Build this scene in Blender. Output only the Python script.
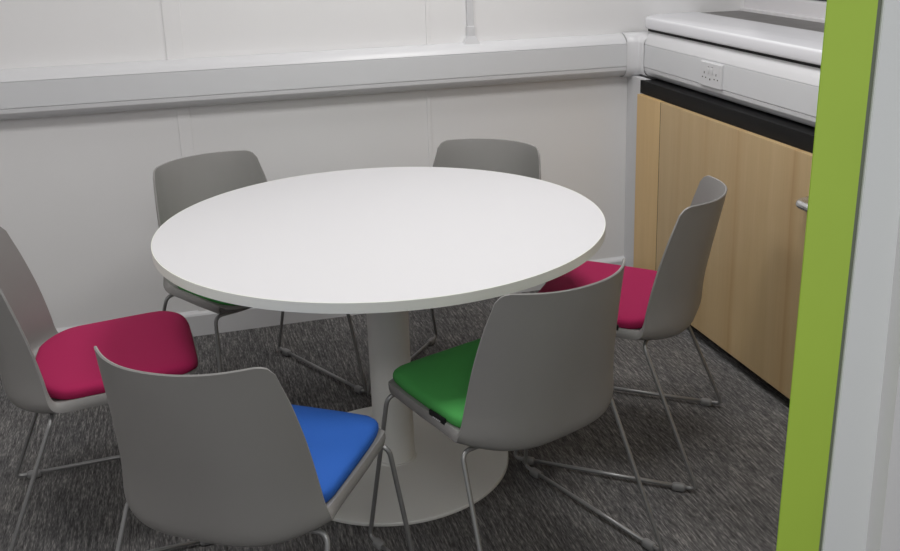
import bpy, bmesh, math
import numpy as np
from mathutils import Vector, Matrix

for o in list(bpy.data.objects): bpy.data.objects.remove(o, do_unlink=True)
scene = bpy.context.scene
col = scene.collection

# ------------------------------------------------------------------ camera
FPX, PX, PY = 987.65, 482.9, 206.6
cam_d = bpy.data.cameras.new('camera'); cam = bpy.data.objects.new('camera', cam_d); col.objects.link(cam)
yaw, pitch, roll = 0.2974, -0.2838, -0.0216
fwd = Vector((math.sin(yaw)*math.cos(pitch), math.cos(yaw)*math.cos(pitch), math.sin(pitch)))
rt = Vector((math.cos(yaw), -math.sin(yaw), 0)); up = rt.cross(fwd)
r2 = math.cos(roll)*rt + math.sin(roll)*up; u2 = -math.sin(roll)*rt + math.cos(roll)*up
m = Matrix((( r2.x, u2.x, -fwd.x, -0.4909), (r2.y, u2.y, -fwd.y, -2.531), (r2.z, u2.z, -fwd.z, 1.5139), (0,0,0,1)))
cam.matrix_world = m
cam_d.sensor_fit = 'HORIZONTAL'; cam_d.sensor_width = 36.0
cam_d.lens = FPX/900*36.0
cam_d.shift_x = -(PX-450)/900.0
cam_d.shift_y = (PY-275.5)/900.0
cam_d.clip_start = 0.02
scene.camera = cam

# ------------------------------------------------------------------ world, lights, exposure
w = bpy.data.worlds.new('world'); scene.world = w; w.use_nodes = True
w.node_tree.nodes['Background'].inputs[0].default_value = (0.96, 0.98, 1.0, 1)
w.node_tree.nodes['Background'].inputs[1].default_value = 0.42
scene.view_settings.view_transform = 'Standard'
try: scene.view_settings.look = 'None'
except Exception: pass
scene.view_settings.gamma = 1.0
scene.view_settings.use_curve_mapping = False
scene.view_settings.exposure = 0.0

CEIL = 2.6
def area(name, loc, sx, sy, power, color=(1, 0.99, 0.98), rot=(0,0,0)):
    l = bpy.data.lights.new(name, 'AREA'); l.shape = 'RECTANGLE'; l.size = sx; l.size_y = sy
    l.energy = power; l.color = color
    o = bpy.data.objects.new(name, l); col.objects.link(o); o.location = loc; o.rotation_euler = rot
    return o
area('panel_light', (-1.05, -0.55, CEIL-0.04), 0.58, 0.58, 16)
area('panel_light', (0.60, -0.55, CEIL-0.04), 0.58, 0.58, 16)
area('panel_light', (0.60, 0.50, CEIL-0.04), 0.58, 0.58, 11.5)
area('corridor_fill', (-0.5, -3.1, CEIL-0.04), 1.2, 0.58, 23)  # unseen fill added to brighten the door post and corridor-facing surfaces

# ------------------------------------------------------------------ materials
def lin(c):
    return tuple(((v/255)/12.92 if v/255 <= 0.04045 else ((v/255+0.055)/1.055)**2.4) for v in c)
def mat(name, rgb, rough=0.5, metal=0.0, spec=0.5, bump=0.0, bscale=200, var=0.0, vscale=3.0):
    M = bpy.data.materials.new(name); M.use_nodes = True
    nt = M.node_tree; b = nt.nodes['Principled BSDF']
    c = lin(rgb)
    b.inputs['Base Color'].default_value = (*c, 1); b.inputs['Roughness'].default_value = rough
    b.inputs['Metallic'].default_value = metal; b.inputs['Specular IOR Level'].default_value = spec
    tc = nt.nodes.new('ShaderNodeTexCoord')
    if var > 0:
        n = nt.nodes.new('ShaderNodeTexNoise'); n.inputs['Scale'].default_value = vscale; n.inputs['Detail'].default_value = 4
        nt.links.new(tc.outputs['Object'], n.inputs['Vector'])
        r = nt.nodes.new('ShaderNodeValToRGB'); r.color_ramp.elements[0].position = .3; r.color_ramp.elements[1].position = .7
        r.color_ramp.elements[0].color = (*[v*(1-var) for v in c], 1); r.color_ramp.elements[1].color = (*[min(1, v*(1+var)) for v in c], 1)
        nt.links.new(n.outputs['Fac'], r.inputs['Fac']); nt.links.new(r.outputs['Color'], b.inputs['Base Color'])
    if bump > 0:
        n = nt.nodes.new('ShaderNodeTexNoise'); n.inputs['Scale'].default_value = bscale; n.inputs['Detail'].default_value = 3
        nt.links.new(tc.outputs['Object'], n.inputs['Vector'])
        bp = nt.nodes.new('ShaderNodeBump'); bp.inputs['Strength'].default_value = bump; bp.inputs['Distance'].default_value = 0.002
        nt.links.new(n.outputs['Fac'], bp.inputs['Height']); nt.links.new(bp.outputs['Normal'], b.inputs['Normal'])
    return M
M = {}
M['wall'] = mat('wall_paint', (232, 231, 231), .55, var=.015, vscale=1.2, bump=.05, bscale=120)
M['wall2'] = mat('wall_panel_joint', (205, 202, 201), .5)
M['ceil'] = mat('ceiling_tile', (236, 236, 235), .9)
M['pvc'] = mat('white_pvc', (213, 213, 215), .32)
M['lid'] = mat('trunking_lid', (214, 215, 217), .4)
M['sill'] = mat('sill_board', (229, 229, 233), .27)
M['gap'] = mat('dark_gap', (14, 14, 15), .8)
M['greysill'] = mat('grey_sill', (120, 118, 117), .6, var=.08, vscale=20)
M['winframe'] = mat('window_upvc', (215, 213, 215), .35)
M['glass'] = mat('night_glass', (40, 42, 46), .06)
M['black'] = mat('black_board', (8, 8, 10), .6, spec=.3)
M['plinth'] = mat('plinth_black', (12, 12, 12), .6)
M['laminate'] = mat('white_laminate', (214, 213, 215), .38, spec=.45)
M['edge_lift'] = mat('lightened_laminate', (240, 241, 233), .45)  # the table's white laminate, lightened to offset shade on its edge
M['tmetal'] = mat('white_powder_coat', (226, 226, 222), .45, bump=.04, bscale=400)
M['shell'] = mat('grey_plastic', (140, 138, 136), .42, bump=.08, bscale=500)
M['rod'] = mat('silver_powder_coat', (150, 150, 150), .35, metal=.55)
M['glider'] = mat('glider_plastic', (132, 132, 132), .5)
M['pink'] = mat('crimson_fabric', (164, 32, 82), .85, spec=.25, bump=.5, bscale=900)
M['green'] = mat('green_fabric', (78, 165, 84), .85, spec=.25, bump=.5, bscale=900)
M['blue'] = mat('blue_fabric', (44, 96, 182), .85, spec=.25, bump=.5, bscale=900)
M['tagm'] = mat('black_tag', (16, 16, 18), .6)
M['tagw'] = mat('tag_thread', (210, 210, 210), .7)
M['limegreen'] = mat('lime_frame', (184, 216, 82), .38, var=.02, vscale=5)
M['seal'] = mat('seal_strip', (118, 124, 110), .35)
M['partition'] = mat('partition_panel', (240, 242, 242), .45)
M['chrome'] = mat('satin_chrome', (205, 205, 205), .22, metal=.9)

# carpet: dark loop pile with streaks along y
def carpet():
    Mt = bpy.data.materials.new('streaked_carpet'); Mt.use_nodes = True
    nt = Mt.node_tree; N = nt.nodes; L = nt.links; b = N['Principled BSDF']
    b.inputs['Roughness'].default_value = .95; b.inputs['Specular IOR Level'].default_value = .15
    tc = N.new('ShaderNodeTexCoord')
    def noise(sx, sy, detail=3, sc=1.0):
        mp = N.new('ShaderNodeMapping'); mp.inputs['Scale'].default_value = (sx, sy, 40)
        L.new(tc.outputs['Object'], mp.inputs['Vector'])
        n = N.new('ShaderNodeTexNoise'); n.inputs['Scale'].default_value = sc; n.inputs['Detail'].default_value = detail
        L.new(mp.outputs['Vector'], n.inputs['Vector']); return n
    a = noise(150, 12, 3); c = noise(380, 46, 2); e = noise(6, 2.5, 2)
    add = N.new('ShaderNodeMath'); add.operation = 'ADD'; L.new(a.outputs['Fac'], add.inputs[0]); L.new(c.outputs['Fac'], add.inputs[1])
    r = N.new('ShaderNodeValToRGB'); el = r.color_ramp.elements
    el[0].position = .80; el[0].color = (*lin((66, 64, 65)), 1)
    el[1].position = 1.0; el[1].color = (*lin((92, 88, 88)), 1)
    x = el.new(.93); x.color = (*lin((82, 79, 79)), 1)
    dv = N.new('ShaderNodeMapRange'); dv.inputs[1].default_value = .66; dv.inputs[2].default_value = 1.38
    L.new(add.outputs[0], dv.inputs[0])
    el[0].position = .15; el[1].position = .9; x.position = .55
    x.color = (*lin((108, 107, 107)), 1); el[0].color = (*lin((72, 71, 71)), 1); el[-1].color = (*lin((165, 162, 159)), 1)
    L.new(dv.outputs[0], r.inputs['Fac'])
    mx = N.new('ShaderNodeMix'); mx.data_type = 'RGBA'; mx.blend_type = 'MULTIPLY'; mx.inputs[0].default_value = 1
    r2 = N.new('ShaderNodeValToRGB'); r2.color_ramp.elements[0].position = .35; r2.color_ramp.elements[1].position = .65
    r2.color_ramp.elements[0].color = (.86, .86, .87, 1); r2.color_ramp.elements[1].color = (1, .985, .97, 1)
    L.new(e.outputs['Fac'], r2.inputs['Fac']); L.new(r.outputs['Color'], mx.inputs[6]); L.new(r2.outputs['Color'], mx.inputs[7])
    L.new(mx.outputs[2], b.inputs['Base Color'])
    bp = N.new('ShaderNodeBump'); bp.inputs['Strength'].default_value = .6; bp.inputs['Distance'].default_value = .004
    L.new(add.outputs[0], bp.inputs['Height']); L.new(bp.outputs['Normal'], b.inputs['Normal'])
    return Mt
M['carpet'] = carpet()

def wood(name, c1, c2, streak, seed=0.0):
    Mt = bpy.data.materials.new(name); Mt.use_nodes = True
    nt = Mt.node_tree; N = nt.nodes; L = nt.links; b = N['Principled BSDF']
    b.inputs['Roughness'].default_value = .34; b.inputs['Specular IOR Level'].default_value = .45
    tc = N.new('ShaderNodeTexCoord')
    mp = N.new('ShaderNodeMapping'); mp.inputs['Scale'].default_value = (1, 9, .9); mp.inputs['Location'].default_value = (seed, seed, seed)
    L.new(tc.outputs['Object'], mp.inputs['Vector'])
    n = N.new('ShaderNodeTexNoise'); n.inputs['Scale'].default_value = 1.6; n.inputs['Detail'].default_value = 5; n.inputs['Distortion'].default_value = .4
    L.new(mp.outputs['Vector'], n.inputs['Vector'])
    r = N.new('ShaderNodeValToRGB'); r.color_ramp.elements[0].position = .3; r.color_ramp.elements[1].position = .7
    r.color_ramp.elements[0].color = (*lin(c1), 1); r.color_ramp.elements[1].color = (*lin(c2), 1)
    L.new(n.outputs['Fac'], r.inputs['Fac'])
    # veneer leaf joints: soft darker heartwood streaks every ~0.2 m
    sep = N.new('ShaderNodeSeparateXYZ'); L.new(tc.outputs['Object'], sep.inputs[0])
    mp2 = N.new('ShaderNodeMapping'); mp2.inputs['Scale'].default_value = (1, 1.2, .8); L.new(tc.outputs['Object'], mp2.inputs['Vector'])
    n2 = N.new('ShaderNodeTexNoise'); n2.inputs['Scale'].default_value = 2.2; L.new(mp2.outputs['Vector'], n2.inputs['Vector'])
    ad = N.new('ShaderNodeMath'); ad.operation = 'MULTIPLY_ADD'; L.new(n2.outputs['Fac'], ad.inputs[0]); ad.inputs[1].default_value = .03
    L.new(sep.outputs['Y'], ad.inputs[2])
    r3 = N.new('ShaderNodeValToRGB'); E_ = r3.color_ramp.elements
    mr = N.new('ShaderNodeMapRange'); mr.inputs[1].default_value = -.4; mr.inputs[2].default_value = .9; L.new(ad.outputs[0], mr.inputs[0])
    E_[0].position = 0; E_[0].color = (1, 1, 1, 1); E_[1].position = 1; E_[1].color = (1, 1, 1, 1)
    for yy, dk in ((-.055, .9), (.262, .8), (.47, .5), (.66, .35)):
        q = (yy+.4)/1.3
        for dq, kk in ((-.022, 0), (-.004, .75), (0, 1), (.006, .35), (.05, 0)):
            el = E_.new(min(.999, max(.001, q+dq))); el.color = (*[1-(1-v)*dk*kk for v in streak], 1)
    L.new(mr.outputs[0], r3.inputs['Fac'])
    fin = N.new('ShaderNodeMapping'); fin.inputs['Scale'].default_value = (1, 160, 6); L.new(tc.outputs['Object'], fin.inputs['Vector'])
    n3 = N.new('ShaderNodeTexNoise'); n3.inputs['Scale'].default_value = 1; L.new(fin.outputs['Vector'], n3.inputs['Vector'])
    r4 = N.new('ShaderNodeValToRGB'); r4.color_ramp.elements[0].color = (.93, .92, .91, 1); r4.color_ramp.elements[1].color = (1.05, 1.05, 1.05, 1)
    L.new(n3.outputs['Fac'], r4.inputs['Fac'])
    cur = r.outputs['Color']
    for q in (r3, r4):
        mx = N.new('ShaderNodeMix'); mx.data_type = 'RGBA'; mx.blend_type = 'MULTIPLY'; mx.inputs[0].default_value = 1
        L.new(cur, mx.inputs[6]); L.new(q.outputs['Color'], mx.inputs[7]); cur = mx.outputs[2]
    L.new(cur, b.inputs['Base Color'])
    return Mt
M['wood'] = wood('maple_veneer', (193, 166, 123), (201, 175, 133), (.84, .74, .66))
M['woodf'] = wood('maple_filler_veneer', (214, 180, 126), (222, 189, 136), (.96, .95, .94), 4.0)

# ------------------------------------------------------------------ mesh helpers
def obj(name, bm, mt, parent=None, smooth=False, auto=None):
    me = bpy.data.meshes.new(name); bmesh.ops.recalc_face_normals(bm, faces=bm.faces); bm.to_mesh(me); bm.free()
    o = bpy.data.objects.new(name, me); col.objects.link(o)
    me.materials.append(M[mt] if isinstance(mt, str) else mt)
    if smooth or auto:
        for p in me.polygons: p.use_smooth = True
    if auto: me.set_sharp_from_angle(angle=math.radians(auto))
    if parent: o.parent = parent
    return o
def add_box(bm, x0, x1, y0, y1, z0, z1, bev=0, seg=2):
    vs = [bm.verts.new((x, y, z)) for x in (x0, x1) for y in (y0, y1) for z in (z0, z1)]
    fs = [bm.faces.new([vs[i] for i in q]) for q in ((0,1,3,2), (4,6,7,5), (0,4,5,1), (2,3,7,6), (0,2,6,4), (1,5,7,3))]
    if bev > 0:
        es = list({e for f in fs for e in f.edges})
        bmesh.ops.bevel(bm, geom=es, offset=bev, segments=seg, affect='EDGES', profile=.5)
    return bm
def box(*a, **k):
    bm = bmesh.new(); add_box(bm, *a, **k); return bm
def add_tube(bm, pts, r, n=12, cap=True):
    pts = [Vector(p) for p in pts]; rings = []
    prev = None
    for i, p in enumerate(pts):
        t = (pts[min(i+1, len(pts)-1)] - pts[max(i-1, 0)]).normalized()
        if prev is None:
            a = Vector((0,0,1)) if abs(t.z) < .9 else Vector((1,0,0)); u = t.cross(a).normalized()
        else:
            u = (prev - t*prev.dot(t)).normalized()
        prev = u; v = t.cross(u)
        rr = r[i] if isinstance(r, (list, tuple)) else r
        rings.append([bm.verts.new(p + (u*math.cos(q)+v*math.sin(q))*rr) for q in [2*math.pi*k/n for k in range(n)]])
    for a, b in zip(rings, rings[1:]):
        for k in range(n): bm.faces.new((a[k], a[(k+1)%n], b[(k+1)%n], b[k]))
    if cap: bm.faces.new(rings[0][::-1]); bm.faces.new(rings[-1])
def tube(pts, r, n=12):
    bm = bmesh.new(); add_tube(bm, pts, r, n); return bm
def fillet(pts, rad, n=6):
    pts = [Vector(p) for p in pts]; out = [pts[0]]
    for i in range(1, len(pts)-1):
        a = (pts[i-1]-pts[i]); b = (pts[i+1]-pts[i])
        R_ = rad[i-1] if isinstance(rad, (list, tuple)) else rad
        d = min(R_, a.length*.49, b.length*.49); A = pts[i]+a.normalized()*d; B = pts[i]+b.normalized()*d
        for k in range(n+1):
            t = k/n; out.append(A*(1-t)**2 + pts[i]*2*t*(1-t) + B*t*t)
    out.append(pts[-1]); return out
def lathe(prof, n=96):
    bm = bmesh.new(); rings = []
    for r, z in prof:
        if r < 1e-6: rings.append([bm.verts.new((0,0,z))])
        else: rings.append([bm.verts.new((r*math.cos(2*math.pi*k/n), r*math.sin(2*math.pi*k/n), z)) for k in range(n)])
    for a, b in zip(rings, rings[1:]):
        for k in range(n):
            q = [a[k % len(a)], a[(k+1) % len(a)], b[(k+1) % len(b)], b[k % len(b)]]
            q2 = []
            for v in q:
                if v not in q2: q2.append(v)
            if len(q2) > 2: bm.faces.new(q2)
    return bm
def prism(poly, axis, a, b):
    """poly: 2D outline in the plane square to axis, swept from a to b."""
    bm = bmesh.new()
    def P(u, v, t): return {'x': (t, u, v), 'y': (u, t, v), 'z': (u, v, t)}[axis]
    A = [bm.verts.new(P(u, v, a)) for u, v in poly]; B = [bm.verts.new(P(u, v, b)) for u, v in poly]
    n = len(poly)
    for k in range(n): bm.faces.new((A[k], A[(k+1)%n], B[(k+1)%n], B[k]))
    bm.faces.new(A[::-1]); bm.faces.new(B); return bm
def tag(o, label=None, cat=None, group=None, kind=None):
    if label: o['label'] = label
    if cat: o['category'] = cat
    if group: o['group'] = group
    if kind: o['kind'] = kind
    return o
def empty(name, loc=(0,0,0), rz=0):
    o = bpy.data.objects.new(name, None); col.objects.link(o); o.location = loc; o.rotation_euler = (0,0,rz); return o
def struct(name, bm, mt, label, **k):
    o = obj(name, bm, mt, **k); return tag(o, label, None, None, 'structure')

# ------------------------------------------------------------------ setting
YB, XT, XC = 1.156, 1.293, 1.242
XW = XT+0.065         # wall plane on the window side
YF = -1.5             # partition with the doorway
XL = -2.4
SILLZ = 1.126
struct('floor', box(XL-.1, 2.2, -3.6, YB+.1, -.05, 0), 'carpet', 'dark grey carpet floor with fine streaks')
struct('wall_back', box(XL-.1, 2.2, YB, YB+.1, 0, CEIL), 'wall', 'white painted back wall behind the table')
struct('wall_left', box(XL-.1, XL, YF, YB, 0, CEIL), 'wall', 'white wall on the left side of the room')
bm = box(XW, XW+.22, YF, YB, 0, SILLZ-.045)
add_box(bm, XW, 2.0, YF, YB, 2.2, CEIL)
struct('wall_right', bm, 'wall', 'white window wall behind the wooden cupboard')
struct('ceiling', box(XL-.1, 2.2, -3.6, YB+.1, CEIL, CEIL+.05), 'ceil', 'white ceiling')
bm = box(XL, -1.15, YF-.1, YF, 0, CEIL)
add_box(bm, -1.15, .26, YF-.1, YF, 2.15, CEIL)
add_box(bm, .40, XW, YF-.03, YF+.03, 0, CEIL)
struct('wall_front', bm, 'wall', 'white partition around the doorway')

# skirting
sk = [(YB, 0), (YB-.014, 0), (YB-.016, .082), (YB-.012, .089), (YB, .099)]
struct('baseboard_back', prism(sk, 'x', XL, 1.28), 'pvc', 'white skirting board along the back wall')

# panel joints on the back wall
def strip(n, x0, x1, z0, z1, t=.004):
    struct('trim_%d' % n, box(x0, x1, YB-t, YB, z0, z1, bev=.0012), 'wall', 'flat white joint strip on the back wall')
strip(1, -.520, -.459, 1.03, CEIL)
strip(2, -.507, -.462, .09, .90)
strip(3, .428, .444, 1.03, CEIL)
strip(4, .420, .436, .09, .90)
# white boxed pilaster in the corner between back wall and cupboard
struct('trim_5', prism([(1.30, 1.003), (1.280, 1.003), (1.275, 1.005), (1.272, 1.011), (1.272, YB), (1.30, YB)], 'z', 0, .887), 'pvc', 'white boxed corner post beside the cupboard')

# ------------------------------------------------------------------ dado trunking
# profile: d = distance out from wall, z height (room facing)
def arc(cx, cz, r, a0, a1, n=7):
    return [(cx+r*math.cos(math.radians(a0+(a1-a0)*k/n)), cz+r*math.sin(math.radians(a0+(a1-a0)*k/n))) for k in range(n+1)]
D = .065
body = [(0, 1.056), (.012, 1.056), (.030, 1.051), (.046, 1.043), (.057, 1.033), (D-.001, 1.0215), (D-.004, 1.0205), (D-.004, .9295), (D-.001, .9285),
        (.063, .915), (.056, .903), (.045, .893), (.030, .888), (0, .886)]
body_r = [(0, 1.078), (.030, 1.0765), (.042, 1.068), (.052, 1.054), (.059, 1.038), (D-.001, 1.0215), (D-.004, 1.0205), (D-.004, .9295), (D-.001, .9285),
        (.063, .915), (.056, .903), (.045, .893), (.030, .888), (0, .886)]
lid = [(D-.006, 1.0188), (D-.0008, 1.0188), (D, 1.018), (D, .932), (D-.0008, .9312), (D-.006, .9312)]
t = empty('cable_trunking', (0, YB, .886))
tag(t, 'white cable trunking running along the back wall at dado height', 'trunking', 'dado cable trunking')
def ch(o, p):   # parent keeping world placement
    o.parent = p; o.matrix_parent_inverse = Matrix.Translation(-Vector(p.location)) if not any(p.rotation_euler) else p.matrix_basis.inverted(); return o
ch(obj('trunking_body', prism([(YB-max(d,.001), z) for d, z in body], 'x', XL+.001, 1.2365), 'pvc', auto=25), t)
ch(obj('trunking_lid', prism([(YB-d, z) for d, z in lid], 'x', XL+.001, 1.2365), 'lid'), t)
t2 = empty('cable_trunking', (XW, 0, .886))
tag(t2, 'white cable trunking under the window sill above the black strip', 'trunking', 'dado cable trunking')
ch(obj('trunking_body', prism([(XW-max(d,.001), z) for d, z in body_r], 'y', YF+.035, 1.0505), 'pvc', auto=25), t2)
ch(obj('trunking_lid', prism([(XW-d, z) for d, z in lid], 'y', YF+.035, 1.0505), 'lid'), t2)
# moulded inside-corner cover
g = .0022
outer = [(z, d+g) for d, z in [(.012, 1.061), (.032, 1.056), (.048, 1.048), (.060, 1.037), (D, 1.022), (D, .928), (.064, .913), (.057, .900), (.045, .889), (.030, .884), (0, .882)]]
bm = bmesh.new(); rings = []
for (x, y, dx, dy) in ((1.205, YB, 0, -1), (XT-.012, YB, 0, -1), None, (XW, YB-D-.012, -1, 0), (XW, 1.052, -1, 0)) if False else ():
    pass
# sweep the profile round the corner: back-wall section, mitre, window-wall section
def sect(mode):
    out = []
    for z, d in outer:
        if mode == 0: out.append((1.236, YB-d, z))
        elif mode == 1: out.append((XW-d-.014, YB-d, z))
        elif mode == 2: out.append((XW-d-.004, YB-d-.004, z))
        elif mode == 3: out.append((XW-d, YB-d-.014, z))
        else: out.append((XW-d, 1.050, z))
    return out
for md in range(5): rings.append([bm.verts.new(p) for p in sect(md)])
for a, b in zip(rings, rings[1:]):
    for k in range(len(a)-1): bm.faces.new((a[k], a[k+1], b[k+1], b[k]))
o = obj('trunking_corner_cover', bm, 'pvc', auto=40)
md = o.modifiers.new('thick', 'SOLIDIFY'); md.thickness = .002; md.offset = 0
tag(o, 'white moulded corner cover joining the two trunking runs', 'trunking corner')

# mini trunking dropping down the back wall
t = empty('mini_trunking', (.602, YB, 1.05))
tag(t, 'narrow white vertical mini trunking dropping to the dado trunking on the back wall', 'trunking')
ch(obj('conduit', box(.588, .613, YB-.016, YB, 1.09, CEIL, bev=.002), 'pvc'), t)
ch(obj('sleeve', box(.585, .617, YB-.020, YB, 1.078, 1.118, bev=.002), 'pvc'), t)
bm = bmesh.new()
a = [bm.verts.new(p) for p in ((.583, YB, 1.080), (.583, YB-.022, 1.080), (.619, YB-.022, 1.080), (.619, YB, 1.080))]
b = [bm.verts.new(p) for p in ((.568, YB, 1.055), (.568, YB-.030, 1.050), (.634, YB-.030, 1.050), (.634, YB, 1.055))]
for k in range(4): bm.faces.new((a[k], a[(k+1)%4], b[(k+1)%4], b[k]))
bm.faces.new(a); bm.faces.new(b[::-1])
ch(obj('flared_adaptor', bm, 'pvc'), t)

# double socket on the window-side trunking
SY, SZ = .519, .972
s = empty('double_socket', (XT, SY, SZ))
tag(s, 'white double power socket on the trunking under the window', 'socket')
def sb(name, y0, y1, z0, z1, x0, x1, mt, bev=0):
    return ch(obj(name, box(XT-x1, XT-x0, SY+y0, SY+y1, SZ+z0, SZ+z1, bev=bev), mt), s)
sb('face_plate', -.073, .073, -.043, .043, -.002, .009, 'pvc', .003)
for yy in (-.013, .013): sb('switch', yy-.006, yy+.006, .006, .024, .008, .0125, 'pvc', .0012)
for yy in (-.013, .013): sb('switch_mark', yy-.004, yy+.004, .0265, .0285, .0088, .0094, 'gap')
for cy in (-.040, .040):
    bm = bmesh.new()
    add_box(bm, XT-.0094, XT-.0085, SY+cy-.002, SY+cy+.002, SZ+.001, SZ+.009)
    for q in (-.011, .011): add_box(bm, XT-.0094, XT-.0085, SY+cy+q-.0032, SY+cy+q+.0032, SZ-.0135, SZ-.0095)
    ch(obj('pin_holes', bm, 'gap'), s)
bm = bmesh.new(); add_box(bm, XT-.0096, XT-.0085, SY-.003, SY+.003, SZ-.018, SZ-.012)
ch(obj('fixing_screw', bm, 'gap'), s)

# ------------------------------------------------------------------ window and sill
bm = prism([(XT+.006, YF+.03), (1.585, YF+.03), (1.585, YB), (1.388, YB), (XT+.030, YB-.070), (XT+.010, YB-.088), (XT+.006, YB-.105)], 'z', 1.0805, SILLZ)
bmesh.ops.bevel(bm, geom=[e for e in bm.edges if abs(e.verts[0].co.z-e.verts[1].co.z) < .001], offset=.009, segments=4, affect='EDGES', profile=.5)
struct('trim_6', bm, 'sill', 'glossy white window board above the trunking', auto=30)
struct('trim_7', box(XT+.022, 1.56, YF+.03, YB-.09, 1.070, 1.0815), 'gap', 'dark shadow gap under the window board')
struct('trim_8', box(1.583, 1.80, YF+.03, YB+.02, 1.05, SILLZ-.004), 'greysill', 'dull grey sill strip in front of the window frame')
wn = empty('window_1', (1.80, 0, SILLZ)); tag(wn, 'white framed dark window above the cupboard', None, None, 'structure')
bm = box(1.80, 1.87, YF+.05, YB, 1.10, 1.192, bev=.004)
add_box(bm, 1.78, 1.81, YF+.05, YB, 1.118, 1.134, bev=.003)
add_box(bm, 1.80, 1.87, YF+.05, YB, 2.14, 2.2)
add_box(bm, 1.80, 1.87, YB-.06, YB, 1.2, 2.15)
add_box(bm, 1.80, 1.87, -.45, -.38, 1.2, 2.15)
ch(obj('window_frame', bm, 'winframe'), wn)
ch(obj('window_pane', box(1.83, 1.84, YF+.05, YB-.05, 1.185, 2.15), 'glass'), wn)

# ------------------------------------------------------------------ cupboard
cb = empty('cupboard', (XC, .3, 0))
tag(cb, 'long pale maple cupboard built in under the window trunking', 'cupboard')
ch(obj('carcass', box(XC+.02, XW-.002, YF+.05, .998, .042, .80), 'plinth'), cb)
ch(obj('plinth', box(XC+.05, XW-.002, YF+.05, .998, 0, .045), 'plinth'), cb)
ch(obj('filler_panel', box(XC, XC+.02, .803, 1.000, .042, .833, bev=.0008), 'woodf'), cb)
ch(obj('gap_shade', box(XC+.0008, XC+.012, .7968, .8035, .042, .832), 'gap'), cb)  # black strip filling the door gap, stands in for the shade inside
dr = ch(obj('door', box(XC-.001, XC+.019, -.290, .797, .042, .833, bev=.001), 'wood'), cb)
dr2 = ch(obj('door', box(XC-.001, XC+.019, YF+.05, -.296, .042, .833, bev=.001), 'wood'), cb)
def handle(y):
    bm = bmesh.new()
    add_tube(bm, fillet([(XC+.002, y, .700), (XC-.044, y, .697), (XC-.044, y-.128, .697), (XC+.002, y-.128, .700)], .026, 8), .0135, 16)
    return bm
h = obj('handle', handle(-.156), 'chrome', smooth=True); h.parent = dr; h.matrix_parent_inverse = Matrix.Identity(4)
h['label'] = 'chrome bow handle'
o = obj('black_fascia', box(XC+.018, XW-.001, YF+.05, 1.012, .8345, .8855, bev=.001), 'black')
tag(o, 'long black strip between the cupboard top and the window trunking', 'fascia')

# ------------------------------------------------------------------ doorway post (lime green) in the near partition
dw = empty('door_1', (.30, YF, 0)); tag(dw, 'lime green door frame post in the near partition', None, None, 'structure')
def slanted(x0b, x1b, x0t, x1t, y0, y1, z0=0, z1=2.15, sh=0):
    # the post stands a hair out of plumb
    def X(a, b, z): return a + (b-a)*(z-.64)/(1.41-.64)
    bm = bmesh.new()
    vs = [bm.verts.new((X(*q, z)+sh*(y-y0), y, z)) for z in (z0, z1) for (q, y) in (((x0b, x0t), y0), ((x1b, x1t), y0), ((x1b, x1t), y1), ((x0b, x0t), y1))]
    for q in ((0,1,2,3), (4,7,6,5), (0,4,5,1), (1,5,6,2), (2,6,7,3), (3,7,4,0)): bm.faces.new([vs[i] for i in q])
    es = list(bm.edges)
    bmesh.ops.bevel(bm, geom=es, offset=.0012, segments=2, affect='EDGES')
    return bm
ch(obj('door_frame', slanted(.2475, .3195, .2630, .3370, YF, YF+.025, sh=.75), 'limegreen'), dw)
ch(obj('seal_strip', slanted(.3190, .3280, .3360, .3480, YF+.003, YF+.035), 'seal'), dw)
ch(obj('frame_panel', slanted(.3265, .4085, .3455, .4300, YF-.001, YF+.030, 0, CEIL), 'partition'), dw)
ch(obj('wall_return', slanted(.4080, .70, .4290, .72, YF-.004, YF+.030, 0, CEIL), 'wall'), dw)

# ------------------------------------------------------------------ table
tb = empty('round_table', (0, 0, 0))
tag(tb, 'large round white table on a central column in the middle of the chairs', 'table')
H = .7335
prof = [(0, H-.025), (.5980, H-.025), (.5985, H-.0006), (.5978, H), (0, H)]
o = obj('table_top', lathe(prof, 160), 'laminate', tb, auto=35)
o = obj('lightened_edge', lathe([(.5975, H-.0251), (.5994, H-.0251), (.600, H-.0245), (.600, H-.0006), (.5995, H), (.5975, H)], 160), 'edge_lift', tb, auto=30)  # rim of the top, colour raised against its shade
o = obj('mounting_plate', lathe([(0, H-.031), (.22, H-.031), (.22, H-.0251), (0, H-.0251)], 48), 'tmetal', tb, auto=35)
o = obj('column', lathe([(0, .014), (.0581, .014), (.0581, H-.031), (0, H-.031)], 64), 'tmetal', tb, auto=35)
o = obj('base_disc', lathe([(0, 0), (.328, 0), (.3313, .003), (.3313, .009), (.329, .0118), (.10, .0165), (.064, .017), (.0615, .020), (0, .020)], 128), 'tmetal', tb, auto=35)

# ------------------------------------------------------------------ chairs
def interp(keys, t):
    for (a, va), (b, vb) in zip(keys, keys[1:]):
        if t <= b:
            k = (t-a)/(b-a); return [p+(q-p)*k for p, q in zip(va, vb)]
    return keys[-1][1]
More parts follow.
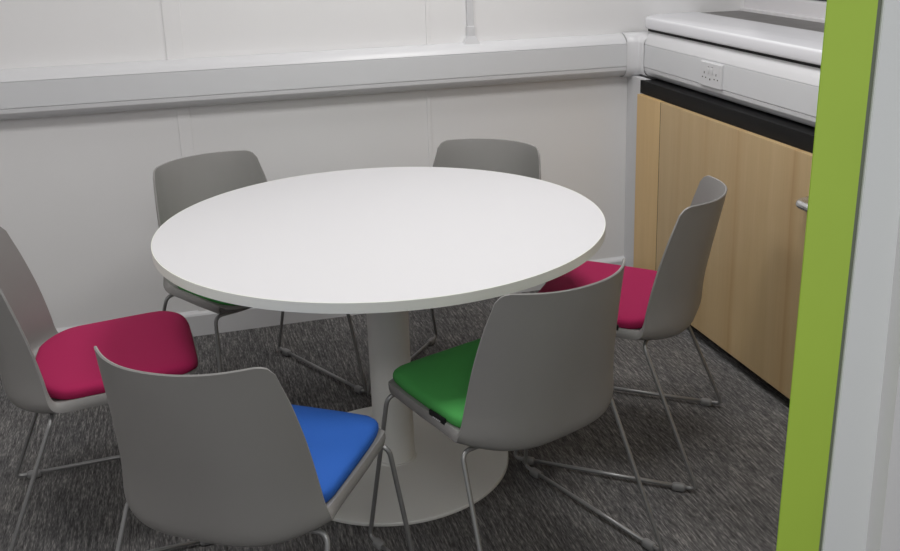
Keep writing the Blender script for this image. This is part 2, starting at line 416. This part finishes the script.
# rows: yc, zc (centre)  ye, ze (side edge)  w half width, p exponent, th thickness
ROWS = [
 # seat
 (.233, .433, .203, .435, .198, 3.6, .016),
 (.227, .442, .195, .443, .207, 3.6, .022),
 (.212, .446, .182, .447, .213, 3.6, .025),
 (.15, .444, .13, .446, .2155, 2.5, .026),
 (.05, .437, .05, .441, .216, 2.5, .026),
 (-.04, .429, -.03, .438, .215, 2.6, .026),
 (-.115, .419, -.075, .436, .2145, 2.8, .026),
 (-.1682, .409, -.1010, .437, .2145, 3.3, .0240),
 # bend
 (-.2002, .414, -.1108, .443, .2146, 3.4, .0200),
 (-.2153, .429, -.1164, .455, .2140, 3.4, .0150),
 (-.2214, .450, -.1208, .472, .2127, 3.31, .0120),
 (-.2272, .495, -.1249, .500, .2108, 3.10, .0100),
 # back
 (-.2368, .550, -.1345, .550, .2075, 2.90, .0085),
 (-.2475, .600, -.1460, .600, .2035, 2.70, .0080),
 (-.2585, .650, -.1600, .650, .1985, 2.50, .0075),
 (-.2700, .700, -.1755, .700, .1924, 2.35, .0070),
 (-.2794, .740, -.1894, .740, .1862, 2.25, .0065),
 (-.2844, .762, -.1968, .762, .1826, 2.25, .0060),
 (-.2890, .783, -.2035, .783, .1803, 2.30, .0055),
]
RC = .023   # top corner radius
def catmull(rows, sub):
    R_ = np.array(rows); out = []
    for i in range(len(R_)-1):
        p0, p1, p2, p3 = R_[max(i-1,0)], R_[i], R_[i+1], R_[min(i+2, len(R_)-1)]
        for k in range(sub):
            t = k/sub
            out.append(.5*((2*p1)+(-p0+p2)*t+(2*p0-5*p1+4*p2-p3)*t*t+(-p0+3*p1-3*p2+p3)*t**3))
    out.append(R_[-1]); return out
def shell_mesh():
    rows = catmull(ROWS, 3)
    ss = np.sin(np.linspace(-math.pi/2, math.pi/2, 33)); ss = .55*ss + .45*np.linspace(-1, 1, 33)
    ztop = ROWS[-1][3]
    P = np.zeros((len(rows), len(ss), 3)); TH = np.zeros((len(rows), len(ss)))
    for i, (yc, zc, ye, ze, w_, p, th) in enumerate(rows):
        for j, s_ in enumerate(ss):
            a = abs(s_)**p
            x = w_*s_; y = yc+(ye-yc)*a; z = zc+(ze-zc)*a
            P[i, j] = (x, y, z); TH[i, j] = th
    # round the top corners: squeeze the upper rows down near the edges
    for j, s_ in enumerate(ss):
        wtop = rows[-1][4]; over = abs(s_)*wtop-(wtop-RC)
        if over > 0:
            drop = RC*(1-math.sqrt(max(0, 1-(over/RC)**2)))
            zt = ztop-drop; z0 = .70
            colz = P[:, j, 2].copy(); colp = P[:, j].copy()
            idx = [i for i in range(len(rows)) if colz[i] > z0 and i > len(rows)//2]
            for i in idx:
                zn = z0+(colz[i]-z0)*(zt-z0)/(ztop-z0)
                k = np.interp(zn, colz[len(rows)//2:], np.arange(len(rows)//2, len(rows)))
                i0 = int(k); i1 = min(i0+1, len(rows)-1); f_ = k-i0
                P[i, j] = colp[i0]*(1-f_)+colp[i1]*f_
    # normals
    du = np.gradient(P, axis=0); dv = np.gradient(P, axis=1)
    n = np.cross(dv, du); n /= (np.linalg.norm(n, axis=2, keepdims=True)+1e-9)
    # upper face of seat should look up / back face to the sitter
    if n[len(rows)//4, len(ss)//2, 2] < 0: n = -n
    Q = P - n*TH[..., None]
    # flat seat underside: keep it from crossing itself in the bend
    bm = bmesh.new(); nr, ncl = P.shape[:2]
    A = [[bm.verts.new(P[i, j]) for j in range(ncl)] for i in range(nr)]
    B = [[bm.verts.new(Q[i, j]) for j in range(ncl)] for i in range(nr)]
    E_ = {}
    def mid(i, j, oi, oj):
        a, b = P[i, j], Q[i, j]; e = (a+b)/2
        d = (P[i, j]-P[oi, oj]); d = d/(np.linalg.norm(d)+1e-9); return e + d*min(TH[i, j]*.35, .004)
    for i in range(nr-1):
        for j in range(ncl-1):
            bm.faces.new((A[i][j], A[i][j+1], A[i+1][j+1], A[i+1][j]))
            bm.faces.new((B[i][j], B[i+1][j], B[i+1][j+1], B[i][j+1]))
    bd = [(0, j) for j in range(ncl)] + [(i, ncl-1) for i in range(1, nr)] + [(nr-1, j) for j in range(ncl-2, -1, -1)] + [(i, 0) for i in range(nr-2, 0, -1)]
    def inner(i, j): return (min(max(i, 1), nr-2), min(max(j, 1), ncl-2))
    mids = [bm.verts.new(mid(i, j, *inner(i, j))) for i, j in bd]
    n_ = len(bd)
    for k in range(n_):
        i, j = bd[k]; i2, j2 = bd[(k+1) % n_]
        bm.faces.new((A[i][j], A[i2][j2], mids[(k+1)%n_], mids[k]))
        bm.faces.new((mids[k], mids[(k+1)%n_], B[i2][j2], B[i][j]))
    return bm
def seat_z(y):
    return np.interp(-y, [-.2, -.1, .05, .13, .19, .22], [.438, .437, .435, .434, .435, .445])
def pad_mesh():
    # upholstered pad: rounded outline following the shell at the rear, front edge rolled over
    bm = bmesh.new(); n = 96; rings = []
    HX = .2105; y1 = .229; e = 2/7.5
    def outline(k):
        a = 2*math.pi*k/n; c, s_ = math.cos(a), math.sin(a)
        x = HX*math.copysign(abs(c)**e, c); y = math.copysign(abs(s_)**e, s_)
        if y >= 0: x -= math.copysign(.012*max(0, y)**4, x); return x, y*y1
        rear = .098 + .068*(1-min(1, abs(x)/HX)**2.8)
        return x, y*rear
    prof = [(.975, -.002), (.993, .003), (1.0, .010), (.997, .017), (.985, .0225), (.96, .0265), (.91, .029), (.80, .0305), (.6, .031), (.35, .0305), (.12, .030)]
    for sc, h in prof:
        rg = []
        for k in range(n):
            x, y = outline(k); x2, y2 = x*sc, (y-.02)*sc+.02
            base = float(np.interp(y2, [-.20, -.13, -.05, .05, .15, .212, .232], [.435, .433, .436, .441, .446, .445, .441]))
            d = -.012*(max(0, y2-.15)/.082)**2 if h > .008 else 0
            rg.append(bm.verts.new((x2, y2, base+h+d)))
        rings.append(rg)
    for a, b in zip(rings, rings[1:]):
        for k in range(n): bm.faces.new((a[k], a[(k+1)%n], b[(k+1)%n], b[k]))
    bm.faces.new(rings[-1]); bm.faces.new(rings[0][::-1])
    return bm
XF, YFF, YFR, XLg, YLF, YLR = .259, .238, -.283, .223, .178, -.121
RR = .0056
def make_chair(fabric):
    root = empty('meeting_chair')
    obj('shell', shell_mesh(), 'shell', root, auto=50)
    p = obj('seat_pad', pad_mesh(), fabric, root, smooth=True)
    p['label'] = {'pink': 'crimson', 'green': 'green', 'blue': 'blue'}[fabric] + ' upholstered seat pad'
    zr = .0135
    for s_ in (-1, 1):
        # front and rear leg: from under the pan, a tight loop out, then splayed down to the runner
        for yl, yf, ZL in ((YLF, YFF, .4155), (YLR, YFR, .399)):
            foot = Vector((s_*XF, yf, zr))
            pts = [(s_*(XLg-.075), yl, ZL-.003), (s_*XLg, yl, ZL), tuple(foot), (s_*XF, yf+(-.055 if yf > 0 else .055), zr)]
            obj('leg', tube(fillet(pts, [.024, .018]), RR, 12), 'rod', root, smooth=True)
        obj('floor_runner', tube([(s_*XF, YFR+.050, zr), (s_*XF, YFF-.050, zr)], RR, 12), 'rod', root, smooth=True)
        for yg in (YFR+.048, YFF-.042):
            bm = bmesh.new(); add_box(bm, s_*XF-.011, s_*XF+.011, yg-.019, yg+.019, 0, .0225, bev=.0085, seg=4)
            obj('glider', bm, 'glider', root, auto=40)
    for yl, ZL in ((YLF, .4155), (YLR, .399)):
        obj('cross_bar', tube([(-(XLg-.07), yl, ZL-.003), (XLg-.07, yl, ZL-.003)], RR, 12), 'rod', root, smooth=True)
    tg = obj('care_tag', box(-.2172, -.2120, -.050, .010, .423, .4470, bev=.0006), 'tagm', root); tg['label'] = 'small black fabric tag'
    bm = bmesh.new()
    for k in range(5): add_box(bm, -.2177, -.2171, -.034+k*.0062, -.0300+k*.0062, .4335, .4365)
    obj('tag_print', bm, 'tagw', tg)
    return root
def copy_chair(src, fabric=None):
    c = src.copy(); col.objects.link(c)
    for k in list(src.children):
        d = k.copy(); col.objects.link(d); d.parent = c
        for g_ in list(k.children):
            e = g_.copy(); col.objects.link(e); e.parent = d
    return c
pink = make_chair('pink'); green = make_chair('green'); blue = make_chair('blue')
G = 'grey shell meeting chairs around the table'
chairs = [
 (pink, (-.751, .009), -86.6, 'grey meeting chair with a crimson seat pad nearest the plain left side of the table'),
 (green, (.182, -.491), 20.5, 'grey meeting chair with a green pad, its back to the doorway beside the blue-seated chair'),
 (blue, (-.421, -.654), -34.9, 'grey meeting chair with the only blue seat pad, its back to the doorway'),
 (None, (.674, -.064), 52.2, 'grey meeting chair with a crimson seat pad standing beside the wooden cupboard'),
 (None, (-.340, .522), 206.9, 'grey meeting chair facing the doorway, green pad barely showing under the table, back wall behind'),
 (None, (.349, .412), 139.5, 'grey meeting chair behind the table with only the top of its backrest showing'),
]
srcs = {3: pink, 4: green, 5: green}
for i, (o, (x, y), a, lab) in enumerate(chairs):
    if o is None: o = copy_chair(srcs[i])
    o.location = (x, y, 0); o.rotation_euler = (0, 0, math.radians(a))
    tag(o, lab, 'chair', G)

# ------------------------------------------------------------------ ceiling light fittings
for x, y in ((-1.05, -.55), (.60, -.55), (.60, .50)):
    f = empty('ceiling_panel_light', (x, y, CEIL)); tag(f, 'square recessed ceiling light panel', None, None, 'structure')
    bm = box(x-.30, x+.30, y-.30, y+.30, CEIL-.012, CEIL-.001)
    ch(obj('light_frame', bm, 'pvc'), f)
